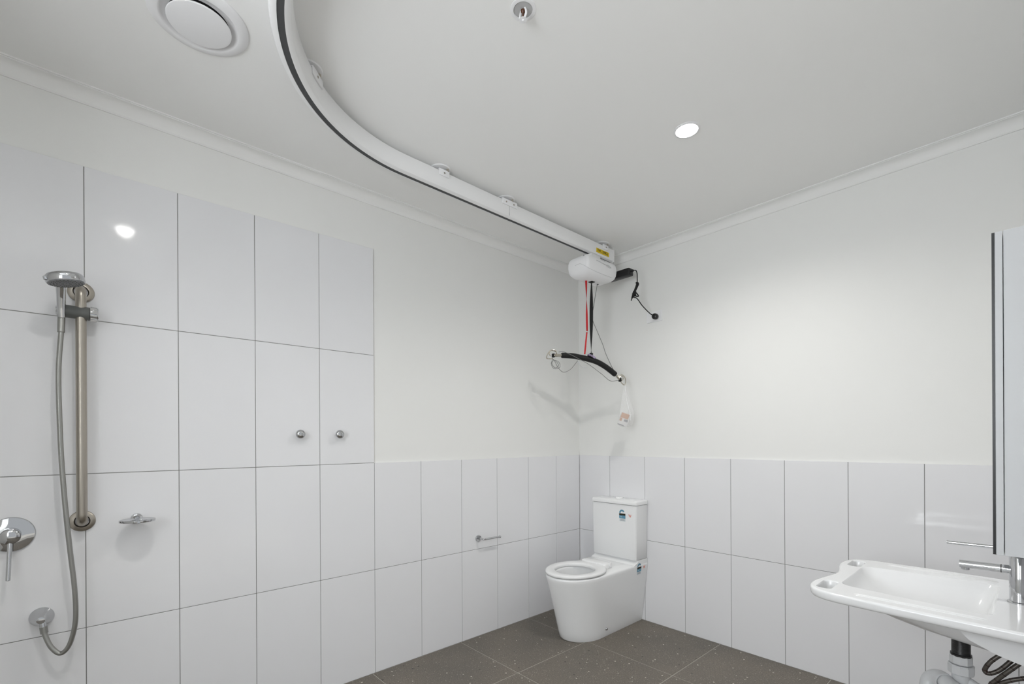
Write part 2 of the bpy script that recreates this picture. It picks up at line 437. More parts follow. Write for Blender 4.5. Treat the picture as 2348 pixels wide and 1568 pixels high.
b = NB(); box(b, (x_end - .035, -.182, 2.558), (x_end + .035, -.174, 2.647), .002); obj('end_cap', b, 'rail', tr)
def track_at(y=None, ang=None):
    if ang is None:
        f = (-.178 - y) / (1.833 - .178); return Vector((x_end + (x_bend - x_end) * f, y, 0)), Vector((0, -1, 0)), Vector((1, 0, 0))
    p = Vector((cxr + R * math.cos(ang), cyr + R * math.sin(ang), 0))
    return p, Vector((-math.sin(ang), math.cos(ang), 0)), Vector((-math.cos(ang), -math.sin(ang), 0))
def bracket(p, tdir, ndir, half, bolts, shift=0.0):
    q = obj('bracket', lathe(NB(), (p.x + ndir.x * .0, p.y + ndir.y * .0, CEIL), (0, 0, -1), [(.052, 0), (.053, .002), (.05, .005), (.03, .0065), (0, .0065)], 40), 'plastic', tr)
    b = NB(); cyl(b, (p.x, p.y, CEIL), (p.x, p.y, 2.64), .012, 16); obj('hanger_rod', b, 'steelb', q)
    m = Matrix((( tdir.x, ndir.x, 0, p.x), (tdir.y, ndir.y, 0, p.y), (0, 0, 1, 0), (0, 0, 0, 1)))
    b = NB(); box(b, (-half + shift, .0335, 2.618), (half + shift, .040, 2.648), .0022, 2, m); box(b, (-half + shift, -.040, 2.618), (half + shift, -.0335, 2.648), .0022, 2, m)
    box(b, (-half + shift, -.0395, 2.6455), (half + shift, .0395, 2.650), .001, 1, m); obj('clamp_plate', b, 'plastic', q)
    for d in bolts:
        c = p + tdir * (d + shift) + ndir * .0395; c.z = 2.633
        b = NB(); cyl(b, c, c + ndir * .0025, .0045, 12, .0008); obj('bolt', b, 'steel', q)
    c = p - tdir * .022; 
    b = NB(); cyl(b, (c.x + ndir.x * .034, c.y + ndir.y * .034, 2.644), (c.x + ndir.x * .034, c.y + ndir.y * .034, 2.664), .006, 10); obj('nut', b, 'steelb', q)
p, td, nd = track_at(y=-1.632); bracket(p, td, nd, .03, (0,))
p, td, nd = track_at(y=-1.186); bracket(p, td, nd, .056, (-.028, .028))
p, td, nd = track_at(y=-.278); bracket(p, td, nd, .028, (0,))
a0 = math.atan2(-2.34 - cyr, .695 - cxr); p, td, nd = track_at(ang=a0); bracket(p, td, nd, .04, (.004,))
p, td, nd = track_at(y=-1.186)
b = NB(); box(b, (p.x + .0325, p.y - .0008, 2.566), (p.x + .0339, p.y + .0008, 2.62)); obj('joint_seam', b, 'greyink', tr, smooth=0)
b = NB(); box(b, (.4735, -.383, 2.577), (.4776, -.241, 2.606), .0008, 1); st = obj('load_label', b, 'yellow', tr, smooth=0, label='yellow load label')
obj('lettering', text_bm('SWL 200KG', .027, (.4779, -.312, 2.5915), (0, 1, 0), (0, 0, 1), sx=.86), 'ink', st, smooth=0)

# ------------------------------------------------------------------ hoist motor with its straps
hx, hy = .445, -.385
ho = thing('hoist_motor', 'white hoist motor box hanging from the end of the ceiling track', 'hoist', (hx, hy, 2.385))
rings = []
for z, wx, wy, r in ((2.378, .030, .075, .022), (2.382, .050, .105, .030), (2.392, .072, .134, .030), (2.408, .085, .151, .027), (2.428, .0905, .158, .024), (2.455, .0925, .161, .022),
                     (2.480, .0915, .160, .022), (2.497, .088, .157, .022), (2.508, .082, .151, .022), (2.514, .074, .143, .022), (2.516, .05, .12, .02)):
    rings.append([(x, y, z) for x, y in rrect(hx, hy, wx, wy, r, 8)])
b = NB(); loft(b, rings); body = obj('body', b, 'plastic', ho, smooth=60)
b = NB(); tube(b, smoothpath([(hx - .02, hy - .1612, 2.456), (hx + .02, hy - .1612, 2.458), (hx + .05, hy - .1605, 2.442), (hx + .076, hy - .155, 2.424), (hx + .0855, hy - .135, 2.414), (hx + .086, hy - .06, 2.409), (hx + .086, hy + .05, 2.408), (hx + .084, hy + .12, 2.409)], 6), .0009, 6); obj('seam', b, 'lightink', body)
for yy, zz, xx in ((hy - .1555, 2.506, hx + .05), (hy + .125, 2.515, hx + .084)):
    b = NB(); bmesh.ops.create_icosphere(b, subdivisions=2, radius=.005, matrix=Matrix.Translation((xx, yy, zz))); obj('screw', b, 'greyink', body)
b = NB()   # faint grey maker's marks, too small to read
for y0, y1, z0, z1, w in ((-.075, .01, 2.483, 2.476, .0018), (.005, .085, 2.4765, 2.470, .0026), (-.028, .02, 2.499, 2.497, .0015), (.035, .075, 2.480, 2.478, .0014), (.03, .08, 2.466, 2.464, .0014)):
    tube(b, [(hx + .0915, hy + y0, z0), (hx + .0922, hy + (y0 + y1) / 2, (z0 + z1) / 2 + .001), (hx + .0915, hy + y1, z1)], w, 6)
obj('maker_mark', b, 'lightink', body)
b = NB(); box(b, (hx - .03, hy - .05, 2.512), (hx + .03, hy + .05, 2.559), .004); obj('trolley', b, 'plastic', ho)
# webbing: ribbon that twists on its way down
def ribbon(bm, p0, p1, width, thick, a0, a1, n=28, bow=(0, 0, 0)):
    p0, p1 = Vector(p0), Vector(p1); rings = []
    for k in range(n + 1):
        f = k / n; p = p0.lerp(p1, f) + Vector(bow) * math.sin(PI * f)
        a = a0 + (a1 - a0) * f; u = Vector((math.cos(a), math.sin(a), 0)); v = Vector((-math.sin(a), math.cos(a), 0))
        rings.append([p + u * width / 2 + v * thick / 2, p - u * width / 2 + v * thick / 2, p - u * width / 2 - v * thick / 2, p + u * width / 2 - v * thick / 2])
    return loft(bm, rings)
VIEW = math.atan2(2.5, -2.0)      # direction from the doorway towards the corner
b = NB(); ribbon(b, (.441, -.392, 2.402), (.417, -.370, 1.892), .024, .0022, VIEW, VIEW + 1.05 * PI, 40); obj('lifting_strap', b, 'blackstrap', ho, label='black webbing lifting strap')
b = NB(); box(b, (.425, -.41, 2.374), (.459, -.374, 2.384), .003); obj('strap_guide', b, 'black', ho)
b = NB(); ribbon(b, (.436, -.444, 2.398), (.404, -.397, 2.046), .0135, .0016, VIEW + PI / 2, VIEW + 1.75 * PI, 30); rs = obj('release_strap', b, 'red', ho, label='twisted red emergency release strap')
b = NB(); ribbon(b, (.403, -.398, 2.040), (.395, -.413, 1.886), .0105, .0016, VIEW + PI / 2, VIEW + .56 * PI, 10); obj('tail', b, 'red', rs)
b = NB(); box(b, (.427, -.453, 2.388), (.445, -.435, 2.404), .003); obj('strap_anchor', b, 'red', ho)
cordA = [(.4395, -.322, 2.392), (.427, -.346, 2.247), (.42, -.358, 2.14), (.437, -.33, 2.055), (.456, -.293, 1.965), (.468, -.270, 1.894), (.487, -.233, 1.812), (.500, -.214, 1.772), (.517, -.205, 1.725)]
b = NB(); tube(b, smoothpath(cordA, 8), .0021, 8); obj('control_cord', b, 'greycord', ho)
b = NB(); cyl(b, (.4395, -.322, 2.372), (.4395, -.322, 2.392), .006, 12, .002); obj('cord_plug', b, 'greyplastic', ho)
b = NB(); cyl(b, (.438, -.345, 2.384), (.438, -.318, 2.388), .0022, 8); obj('cord_lead', b, 'black', ho)

# ------------------------------------------------------------------ spreader bar
sp = thing('spreader_bar', 'black padded curved spreader bar with wire hooks under the hoist', 'spreader bar', (.413, -.375, 1.70))
pad = [(.3165, -.563, 1.872), (.338, -.522, 1.872), (.359, -.4805, 1.870), (.378, -.443, 1.864), (.398, -.405, 1.857), (.4345, -.3335, 1.838), (.468, -.2675, 1.802), (.501, -.2035, 1.752)]
b = NB(); tube(b, smoothpath(pad, 6), lambda f: .0188 if .004 < f < .996 else .0165, 16); obj('foam_pad', b, 'black', sp)
b = NB(); tube(b, [(.3175, -.561, 1.872), (.302, -.592, 1.870), (.287, -.619, 1.868)], .0095, 12); obj('bar_end', b, 'steelb', sp)
b = NB(); tube(b, [(.500, -.205, 1.753), (.510, -.187, 1.733), (.5175, -.172, 1.716)], .0085, 12); obj('bar_end', b, 'steelb', sp)
def hook(pts):
    b = NB(); tube(b, smoothpath(pts, 6), .0034, 8); return obj('hook', b, 'steelb', sp)
hook([(.300, -.597, 1.868), (.300, -.596, 1.890), (.290, -.615, 1.9015), (.279, -.635, 1.900), (.270, -.655, 1.872), (.267, -.660, 1.849), (.275, -.643, 1.845), (.287, -.62, 1.847)])
hook([(.310, -.612, 1.868), (.310, -.610, 1.893), (.300, -.625, 1.903), (.289, -.640, 1.898), (.283, -.650, 1.878), (.285, -.640, 1.862)])
hook([(.510, -.187, 1.733), (.516, -.176, 1.748), (.5245, -.159, 1.7525), (.534, -.142, 1.738), (.537, -.134, 1.71), (.533, -.143, 1.682), (.524, -.158, 1.692), (.5165, -.174, 1.708)])
hook([(.521, -.192, 1.728), (.529, -.180, 1.742), (.537, -.166, 1.738), (.536, -.164, 1.722), (.528, -.172, 1.708)])
for c in ((.289, -.616, 1.868), (.5165, -.174, 1.717)):
    b = NB(); box(b, (c[0] - .009, c[1] - .009, c[2] - .013), (c[0] + .009, c[1] + .009, c[2] + .013), .004); obj('end_cap', b, 'black', sp)
b = NB(); lathe(b, (.4165, -.3675, 1.862), (.16, .31, .93), [(0, 0), (.036, 0), (.04, .004), (.04, .013), (.034, .016), (0, .016)], 28, sx=1.0, sy=.62); obj('swivel_plate', b, 'bluemetal', sp)
b = NB(); box(b, (.408, -.378, 1.872), (.426, -.358, 1.898), .003); obj('strap_clip', b, 'black', sp)
cordB = [(.5235, -.200, 1.712), (.519, -.222, 1.707), (.497, -.266, 1.706), (.470, -.318, 1.748), (.426, -.405, 1.812), (.397, -.461, 1.843), (.374, -.545, 1.874), (.352, -.586, 1.888), (.325, -.602, 1.888)]
cordC = [(.378, -.467, 1.838), (.352, -.512, 1.778), (.327, -.556, 1.757), (.308, -.588, 1.786), (.296, -.604, 1.822), (.289, -.618, 1.842), (.283, -.630, 1.81), (.293, -.610, 1.779), (.311, -.576, 1.790), (.309, -.580, 1.822),
         (.294, -.609, 1.836), (.285, -.626, 1.815), (.294, -.606, 1.786), (.307, -.583, 1.80), (.300, -.596, 1.826), (.286, -.624, 1.846), (.292, -.608, 1.868)]
b = NB(); tube(b, smoothpath(cordB, 8), .0019, 6); tube(b, smoothpath(cordC, 8), .0019, 6)
obj('grey_cord', b, 'greycord', sp)
b = NB(); tube(b, smoothpath([(.376, -.47, 1.840), (.382, -.452, 1.815), (.391, -.43, 1.797), (.405, -.402, 1.797)], 8), .0026, 6); obj('cable_tie', b, 'pvc', sp)

# clear plastic bag hanging on the hook
bg_ = thing('plastic_bag', 'clear plastic bag with a leaflet hanging from the spreader hook', 'bag', (.536, -.148, 1.39))
def bag_ring(z, cx, cy, hw, hd, tw, ph):
    out = []
    for k in range(20):
        a = 2 * PI * k / 20; r = 1 + .13 * math.sin(3 * a + ph) + .07 * math.sin(7 * a + ph * 2)
        x, y = hw * r * math.cos(a), hd * r * math.sin(a)
        out.append((cx + x * math.cos(tw) - y * math.sin(tw), cy + x * math.sin(tw) + y * math.cos(tw), z))
    return out
rg = [bag_ring(z, cx, cy, hw, hd, .5, ph) for z, cx, cy, hw, hd, ph in ((1.688, .533, -.143, .004, .004, 0), (1.66, .536, -.144, .008, .006, .3), (1.60, .540, -.146, .022, .011, .6), (1.54, .544, -.147, .036, .016, 1.0),
      (1.48, .548, -.148, .047, .021, 1.3), (1.43, .545, -.148, .052, .023, 1.8), (1.395, .538, -.148, .044, .02, 2.2), (1.385, .535, -.148, .02, .008, 2.4))]
b = NB(); loft(b, rg, cap0=False); obj('film', b, 'bag', bg_, smooth=25)
b = NB(); tube(b, smoothpath([(.534, -.144, 1.685), (.546, -.150, 1.62), (.565, -.156, 1.54), (.588, -.158, 1.47), (.59, -.156, 1.43)], 6), lambda f: .0012 + .003 * f, 6); obj('film_fold', b, 'bagfold', bg_)
mt = Matrix.Translation((.535, -.150, 1.437)) @ Matrix.Rotation(.55, 4, 'Z') @ Matrix.Rotation(.35, 4, 'Y')
b = NB(); mt = mt @ Matrix.Scale(1.3, 4); box(b, (-.027, -.006, -.036), (.027, .006, .036), .003, 2, mt); lf = obj('leaflet', b, 'paper', bg_)
b = NB(); box(b, (-.024, -.0072, .006), (.018, -.0058, .033), 0, 1, mt); box(b, (-.024, -.0072, -.012), (-.012, -.0058, .004), 0, 1, mt); obj('print', b, 'brownpaper', lf, smooth=0)
b = NB(); box(b, (.0, -.0072, -.010), (.020, -.0058, .002), 0, 1, mt); box(b, (-.026, -.0072, -.035), (.008, -.0058, -.030), 0, 1, mt); obj('print', b, 'greyink', lf, smooth=0)

# ------------------------------------------------------------------ power adapter and outlet
ad = thing('power_adapter', 'black power adapter with coiled cord plugged into the wall outlet', 'power adapter', (.50, -.12, 2.45))
b = NB(); box(b, (.385, -.145, 2.452), (.575, -.085, 2.504), .010, 2); obj('brick', b, 'blackgloss', ad, smooth=30)
b = NB(); cyl(b, (.572, -.12, 2.480), (.60, -.124, 2.478), .0075, 12, .003); obj('strain_relief', b, 'black', ad)
cd = [(.598, -.124, 2.478), (.622, -.13, 2.470), (.636, -.138, 2.445), (.645, -.15, 2.405), (.650, -.16, 2.366), (.643, -.168, 2.335), (.632, -.175, 2.300), (.634, -.178, 2.272), (.652, -.175, 2.264), (.665, -.165, 2.245),
      (.675, -.142, 2.216), (.690, -.105, 2.183), (.698, -.068, 2.163), (.704, -.042, 2.156)]
b = NB(); tube(b, smoothpath(cd, 8), .0033, 8); obj('cord', b, 'black', ad)
b = NB()
for k in range(4):
    o_ = .005 * k
    tube(b, smoothpath([(.650 + o_ * .4, -.165 - o_, 2.372 - o_ * .5), (.662, -.16 - o_, 2.362), (.652 - o_ * .2, -.165, 2.335), (.636, -.172 - o_, 2.30), (.621 + o_ * .5, -.178, 2.268 + o_), (.628 + o_, -.182 + o_, 2.285), (.643, -.178, 2.320), (.650 + o_ * .4, -.168, 2.355)], 6, True), .0044, 6, True)
tube(b, smoothpath([(.634, -.17, 2.312), (.652, -.172, 2.298), (.667, -.17, 2.274), (.652, -.172, 2.276), (.633, -.174, 2.296)], 6, True), .0042, 6, True)
tube(b, [(.622, -.178, 2.272), (.614, -.178, 2.252)], .0034, 6)
obj('coiled_cord', b, 'black', ad)
b = NB(); tube(b, [(.629, -.172, 2.310), (.646, -.168, 2.312)], .0085, 10); obj('cord_wrap', b, 'black', ad)
b = NB(); lathe(b, (.705, -.011, 2.153), (0, -1, 0), [(0, 0), (.0195, 0), (.0205, .006), (.0205, .020), (.018, .027), (.012, .031), (0, .032)], 28); obj('plug', b, 'blackgloss', ad)
ou = thing('power_outlet', 'white wall power outlet high up beside the hoist', 'power outlet', (.683, 0, 2.16))
b = NB(); prf = rrect(.683, 2.160, .059, .0375, .004, 4); loft(b, [[(x, S, z) for x, z in prf], [(x, .001, z) for x, z in prf], [(.683 + (x - .683) * .975, -.002, 2.160 + (z - 2.160) * .96) for x, z in prf]]); obj('cover_plate', b, 'plastic', ou, smooth=25)
b = NB(); box(b, (.642, -.0045, 2.170), (.654, -.0015, 2.188), .001); obj('switch', b, 'plastic', ou)
b = NB(); box(b, (.685, -.0035, 2.135), (.725, -.0018, 2.175), .0015); obj('socket_face', b, 'plastic', ou)

# ------------------------------------------------------------------ toilet
tx = .435
to = thing('toilet', 'white floor-standing toilet with cistern and open seat in the corner', 'toilet', (tx, -.4, 0))
def dring(z, hb, hf, ys, yf, ex=2.0, back=-.004, nb=12, ns=10, nf=44):
    out = []
    for k in range(nb): out.append((tx - hb + 2 * hb * k / nb, back, z))
    for k in range(ns): f = k / ns; out.append((tx + hb + (hf - hb) * f, back + (ys - back) * f, z))
    for k in range(nf):
        a = PI * k / nf
        c, s_ = math.cos(a), math.sin(a)
        out.append((tx + hf * math.copysign(abs(c) ** (2 / ex), c), ys + (yf - ys) * s_ ** (2 / ex), z))
    for k in range(ns): f = k / ns; out.append((tx - hf + (hf - hb) * f, ys + (back - ys) * f, z))
    return out
def oring(z, cy, a, bb, ref):
    out = []
    for x, y, _ in ref:
        th = math.atan2((y - cy) / bb, (x - tx) / a); out.append((tx + a * math.cos(th), cy + bb * math.sin(th), z))
    return out
rings = [dring(0, .137, .140, -.48, -.672), dring(.006, .139, .142, -.48, -.678), dring(.05, .146, .147, -.485, -.69), dring(.12, .155, .155, -.495, -.707), dring(.20, .164, .163, -.51, -.727), dring(.28, .173, .171, -.525, -.748),
         dring(.35, .181, .179, -.54, -.768), dring(.395, .187, .1845, -.55, -.781), dring(.412, .1885, .186, -.553, -.785), dring(.420, .1875, .1845, -.553, -.783), dring(.4235, .183, .179, -.553, -.777)]
ref = rings[-1]
rings += [oring(.4235, -.565, .125, .165, ref), oring(.418, -.565, .120, .158, ref), oring(.405, -.565, .119, .157, ref), oring(.36, -.55, .115, .148, ref), oring(.30, -.53, .100, .125, ref), oring(.24, -.50, .075, .09, ref), oring(.215, -.49, .05, .06, ref)]
b = NB(); loft(b, rings)
loft(b, [[(tx + sx_ * w, y, z) for sx_, y in ((-1, -.004), (1, -.004), (1, yf_), (-1, yf_))] for z, w, yf_ in ((.40, .187, -.165), (.4245, .1872, -.165), (.438, .1878, -.128), (.4515, .1878, -.122))])
pan = obj('pan', b, 'ceramic', to, smooth=50)
b = NB(); lathe(b, (tx, -.49, .222), (0, 0, 1), [(.062, 0), (0, .0002)], 32); obj('water', b, 'chrome', pan)
b = NB(); lathe(b, (tx + .1478, -.439, .054), (1, 0, -.12), [(0, 0), (.0085, 0), (.0095, .004), (.007, .009), (0, .011)], 18); obj('fixing_cap', b, 'chrome', pan)
b = NB(); prf = [(.0465, -.5), (.05, -.5)]
# cistern
def cis(z, hw, y0, y1, r): return [(x, y, z) for x, y in rrect(tx, (y0 + y1) / 2, hw, (y1 - y0) / 2, r, 5)]
b.free(); b = NB(); loft(b, [cis(.4535, .182, -.142, -.001, .012), cis(.458, .1855, -.1455, -.001, .013), cis(.60, .1885, -.1475, -.001, .013), cis(.834, .191, -.1485, -.001, .013)])
ci = obj('cistern', b, 'ceramic', to, smooth=40)
b = NB(); loft(b, [cis(.8365, .189, -.146, -.001, .012), cis(.8375, .195, -.153, 0.0, .013), cis(.852, .195, -.153, 0.0, .013), cis(.860, .1935, -.151, 0.0, .012), cis(.8655, .189, -.146, -.004, .012), cis(.8675, .175, -.133, -.014, .012)]); obj('lid', b, 'ceramic', ci, smooth=50)
b = NB(); lathe(b, (tx, -.075, .866), (0, 0, 1), [(.027, 0), (.027, .007), (.024, .0105), (.012, .012), (0, .0123)], 32); obj('flush_button', b, 'seatplastic', ci)
# seat
def egg(z, a, bf, bb, cy, n=64): return [(tx + a * math.cos(2 * PI * k / n), cy + (bf if math.sin(2 * PI * k / n) < 0 else bb) * math.sin(2 * PI * k / n), z) for k in range(n)]
so = [(.4275, .180, .221, .2), (.431, .186, .227, .206), (.440, .187, .228, .207), (.4455, .183, .224, .203), (.4475, .176, .217, .196)]
si = [(.4475, .135, .155, .135), (.4445, .128, .148, .128), (.437, .1255, .145, .125), (.4275, .127, .147, .127)]
b = NB(); rr_ = [egg(z, a, bf, bb, -.558) for z, a, bf, bb in so] + [egg(z, a, bf, bb, -.568) for z, a, bf, bb in si]
loft(b, rr_ + [rr_[0]], cap0=False, cap1=False); bmesh.ops.remove_doubles(b, verts=b.verts, dist=1e-5)
se = obj('seat', b, 'seatplastic', to, smooth=60)
b = NB(); tb = rrect(tx, -.345, .106, .042, .014, 5); loft(b, [[(x, y, .4245) for x, y in tb], [(x, y, .448) for x, y in tb], [(tx + (x - tx) * .985, -.345 + (y + .345) * .93, .455) for x, y in tb], [(tx + (x - tx) * .93, -.345 + (y + .345) * .72, .4585) for x, y in tb]]); obj('hinge_block', b, 'seatplastic', se, smooth=50)
for s_ in (-1, 1):
    b = NB(); cyl(b, (tx + s_ * .105, -.338, .444), (tx + s_ * .114, -.338, .444), .011, 16, .002); obj('hinge_cap', b, 'seatplastic', se)
# rating stickers: white-backed label with blue arch, dark band, blue block and small print; a red W mark beside
def sticker(o, right, up, nrm, s_, parent):
    o, r, u, n = Vector(o), Vector(right), Vector(up), Vector(nrm)
    P = lambda a, c, d=0.0: o + r * (a * s_) + u * (c * s_) + n * d
    def poly(nm, pts, m, par, d=.0004):
        bm = NB(); prism(bm, [P(a, c) for a, c in pts], n * d); return obj(nm, bm, m, par, smooth=0)
    root = poly('rating_label', [(-.5, -.3), (.5, -.3), (.5, .12), (-.5, .12)], 'blue', parent)
    poly('band', [(-.5, .12), (.5, .12), (.5, .38), (-.5, .38)], 'ink', root, .0005)
    arc = [(-.05 + .45 * math.cos(a), .42 + .48 * math.sin(a)) for a in [PI - (PI - .5) * k / 12 for k in range(13)]]
    arc2 = [(-.05 + .22 * math.cos(a), .42 + .26 * math.sin(a)) for a in [.5 + (PI - .5) * k / 12 for k in range(13)]]
    poly('arch', arc + arc2, 'blue', root)
    poly('small_print', [(-.45, -.68), (.5, -.68), (.5, -.36), (-.45, -.36)], 'paleblue', root)
    for c in (-.45, -.57): poly('print_line', [(-.3, c - .03), (.35, c - .03), (.35, c + .03), (-.3, c + .03)], 'greyink', root, .0006)
    poly('star', [(-.3, -.12), (-.05, -.12), (-.05, -.05), (-.3, -.05)], 'paleblue', root, .0006)
    obj('check_mark', text_bm('W', .60 * s_, P(1.22, .15, .0006), r, u, .0003, sx=.72), 'redink', root, smooth=0)
sticker((.512, -.1484, .752), (1, 0, 0), (0, 0, 1), (0, -1, 0), .052, ci)
xs = .190 + .0
sticker((tx + .1862, -.108, .388), (0, 1, 0), (.10, 0, .995), (.995, 0, -.10), .050, pan)

# ------------------------------------------------------------------ left wall fittings
# grab rail
gy, gz0, gz1, gxo = -2.980, .992, 1.876, .062
g = thing('grab_rail', 'vertical brushed steel grab rail with round flanges on the shower wall', 'grab rail', (0, gy, gz0))
pth = [(.004, gy, gz0)] + [(gxo - .03 + .03 * math.sin(a), gy, gz0 + .03 - .03 * math.cos(a)) for a in [PI / 2 * k / 8 for k in range(9)]] + [(gxo, gy, gz0 + .2 + .1 * k) for k in range(7)]
pth += [(gxo - .03 + .03 * math.cos(a), gy, gz1 - .03 + .03 * math.sin(a)) for a in [PI / 2 * k / 8 for k in range(9)]] + [(.004, gy, gz1)]
b = NB(); tube(b, pth, .0162, 24); obj('bar', b, 'steel', g)
for z in (gz0, gz1):
    b = NB(); lathe(b, (0, gy, z), (1, 0, 0), [(.0395, 0), (.0400, .003), (.0385, .008), (.033, .012), (.024, .0135), (.0215, .010), (.0205, .003)], 44); obj('flange', b, 'steel', g)
# slider clamp with hand shower
cz = 1.783
h = thing('hand_shower', 'chrome hand shower head clamped to the steel grab rail', 'shower head', (gxo, gy, cz))
b = NB(); lathe(b, (gxo, gy - .052, cz), (0, 1, 0), [(0, 0), (.0225, 0), (.0235, .02), (.0235, .052), (.0245, .066), (.0245, .076), (0, .076)], 28); cl = obj('clamp', b, 'greyplastic', h)
b = NB()
lathe(b, (gxo, gy + .024, cz), (0, 1, 0), [(0, 0), (.0235, 0), (.026, .002), (.026, .022), (.024, .025), (0, .0255)], 24); obj('clamp_knob', b, 'chrome', cl)
for k in range(16):
    a = 2 * PI * k / 16
    b2 = NB(); cyl(b2, (gxo + .0255 * math.cos(a), gy + .027, cz + .0255 * math.sin(a)), (gxo + .0255 * math.cos(a), gy + .046, cz + .0255 * math.sin(a)), .003, 8)
    obj('grip_rib', b2, 'chrome', cl)
hyy = gy - .053
b = NB(); lathe(b, (gxo, gy - .068, cz), (0, 1, 0), [(0, 0), (.016, 0), (.019, .003), (.020, .024), (0, .024)], 20); obj('holder', b, 'chrome', cl)
hb0 = Vector((gxo + .012, hyy, cz - .028)); 
b = NB(); tube(b, smoothpath([(gxo + .012, hyy, cz - .026), (gxo + .022, hyy, cz + .01), (gxo + .040, hyy, cz + .055), (gxo + .062, hyy, cz + .088), (gxo + .085, hyy, cz + .105)], 6), lambda f: .0115 + .0035 * f, 18); obj('handle', b, 'chrome', h)
hc = Vector((.195, -3.022, 1.880)); hax = Vector((.03, .20, -1)).normalized()
b = NB(); lathe(b, hc, hax, [(0, -.006), (.034, -.005), (.047, -.002), (.0515, .003), (.0528, .008), (.0530, .022), (.0515, .026), (.049, .0265)], 56); hd = obj('head', b, 'chrome', h)
b = NB(); lathe(b, hc, hax, [(.0495, .0262), (.049, .0285), (.022, .0290), (.021, .0275), (.0195, .0275), (.0185, .0292), (0, .0295)], 56); nf = obj('nozzle_face', b, 'nozzle', hd)
a_, u_, w_ = frame(hax)
b = NB()
for rr, nn in ((.042, 26), (.034, 20), (.026, 14), (.012, 8)):
    for k in range(nn):
        c = hc + a_ * .0285 + u_ * rr * math.cos(2 * PI * k / nn) + w_ * rr * math.sin(2 * PI * k / nn)
        lathe(b, c, a_, [(.0016, 0), (.0012, .0022), (0, .0024)], 6)
nz = obj('nozzles', b, 'greyplastic', hd); nz['kind'] = 'stuff'
b = NB(); c = hc + a_ * .018 + Vector((.02, -.052, 0)); cyl(b, c, c + a_ * .014, .005, 10, .002); obj('spray_tab', b, 'chrome', hd)
b = NB(); tube(b, [(gxo + .075, hyy, cz + .098), (gxo + .10, hyy + .006, cz + .106)], .016, 16); obj('neck', b, 'chrome', h)
# hose
hp = [(.072, -3.033, 1.757), (.078, -3.034, 1.70), (.085, -3.041, 1.556), (.088, -3.039, 1.382), (.09, -3.034, 1.223), (.09, -3.025, 1.062), (.09, -3.013, .901), (.09, -3.002, .77), (.088, -2.998, .672), (.084, -3.002, .608), (.075, -3.017, .545), (.066, -3.040, .519), (.058, -3.064, .545), (.050, -3.079, .585), (.046, -3.084, .612)]
shh = thing('shower_hose', 'flexible metal shower hose hanging in a loop to the wall outlet', 'hose', (.06, -3.04, .52))
b = NB(); tube(b, smoothpath(hp, 14), .0078, 14); obj('hose', b, 'hose', shh)
b = NB(); tube(b, smoothpath([hp[0], (.0745, -3.0335, 1.735), hp[1]], 3), .0105, 14); obj('upper_ferrule', b, 'hose', shh)
# outlet elbow
oc = Vector((0, -3.092, .650))
e = thing('shower_outlet', 'conical chrome wall outlet at the bottom of the shower hose', 'shower outlet', tuple(oc))
b = NB(); lathe(b, oc, (1, 0, 0), [(0, 0), (.034, 0), (.0345, .003), (.032, .008), (.024, .026), (.016, .046), (.0115, .055), (0, .057)], 40); obj('cone', b, 'chrome', e)
b = NB(); tube(b, smoothpath([(.034, -3.090, .655), (.043, -3.088, .640), (.046, -3.0855, .612)], 5), .0098, 16); obj('elbow', b, 'chrome', e)
b = NB(); tube(b, [(.046, -3.0857, .624), (.0468, -3.083, .600)], .0112, 14); obj('ferrule', b, 'hose', e)
# mixer
mc = Vector((0, -3.168, .965))
mx_ = thing('shower_mixer', 'round chrome shower mixer with a pin lever at the left edge', 'shower mixer', tuple(mc))
b = NB(); lathe(b, mc, (1, 0, 0), [(0, 0), (.061, 0), (.0625, .003), (.060, .007), (.045, .012), (.030, .0145), (0, .015)], 64); obj('plate', b, 'chrome', mx_)
b = NB(); lathe(b, mc, (1, 0, -.05), [(0, .010), (.027, .010), (.0275, .04), (.0255, .052), (.018, .058), (0, .060)], 40); obj('hub', b, 'chrome', mx_)
b = NB(); cyl(b, (.048, -3.168, .950), (.064, -3.172, .812), .0062, 16, .0015); obj('lever', b, 'chrome', mx_)
# soap dish
sc = Vector((0, -2.815, .9835))
sd = thing('soap_dish', 'round chrome soap dish on the tiled shower wall', 'soap dish', tuple(sc))
b = NB(); lathe(b, sc, (1, 0, 0), [(0, 0), (.0195, 0), (.020, .003), (.018, .009), (.012, .012), (.010, .03), (0, .03)], 36); obj('mount', b, 'chrome', sd)
b = NB(); lathe(b, (.078, -2.817, .978), (-.02, 0, 1), [(0, 0), (.052, 0), (.0572, .0015), (.058, .005), (.0578, .0095), (.0565, .0105), (.054, .0090), (0, .0085)], 56); ds = obj('dish', b, 'chrome', sd)
b = NB(); cyl(b, (.134, -2.817, .984), (.138, -2.817, .984), .006, 14, .001); obj('stud', b, 'chrome', ds)
b = NB(); cyl(b, (.014, -2.816, .984), (.05, -2.817, .984), .008, 14); obj('arm', b, 'chrome', sd)
# robe hooks
for hy_, lab in ((-2.178, 'round chrome robe knob on the shower tiles, left of the pair'), (-1.980, 'round chrome robe knob on the shower tiles, right of the pair')):
    k_ = thing('robe_hook', lab, 'robe hook', (0, hy_, 1.331), 'robe knobs on the shower tiles')
    b = NB(); lathe(b, (0, hy_, 1.331), (1, 0, 0), [(0, 0), (.012, 0), (.012, .003), (.0085, .006), (.008, .022), (.010, .024)], 24); obj('stem', b, 'chrome', k_)
    b = NB(); lathe(b, (0, hy_, 1.331), (1, 0, 0), [(0, .0225), (.016, .0228), (.0215, .026), (.0228, .031), (.0215, .036), (.017, .041), (.009, .0445), (0, .0455)], 36); obj('knob', b, 'chrome', k_)
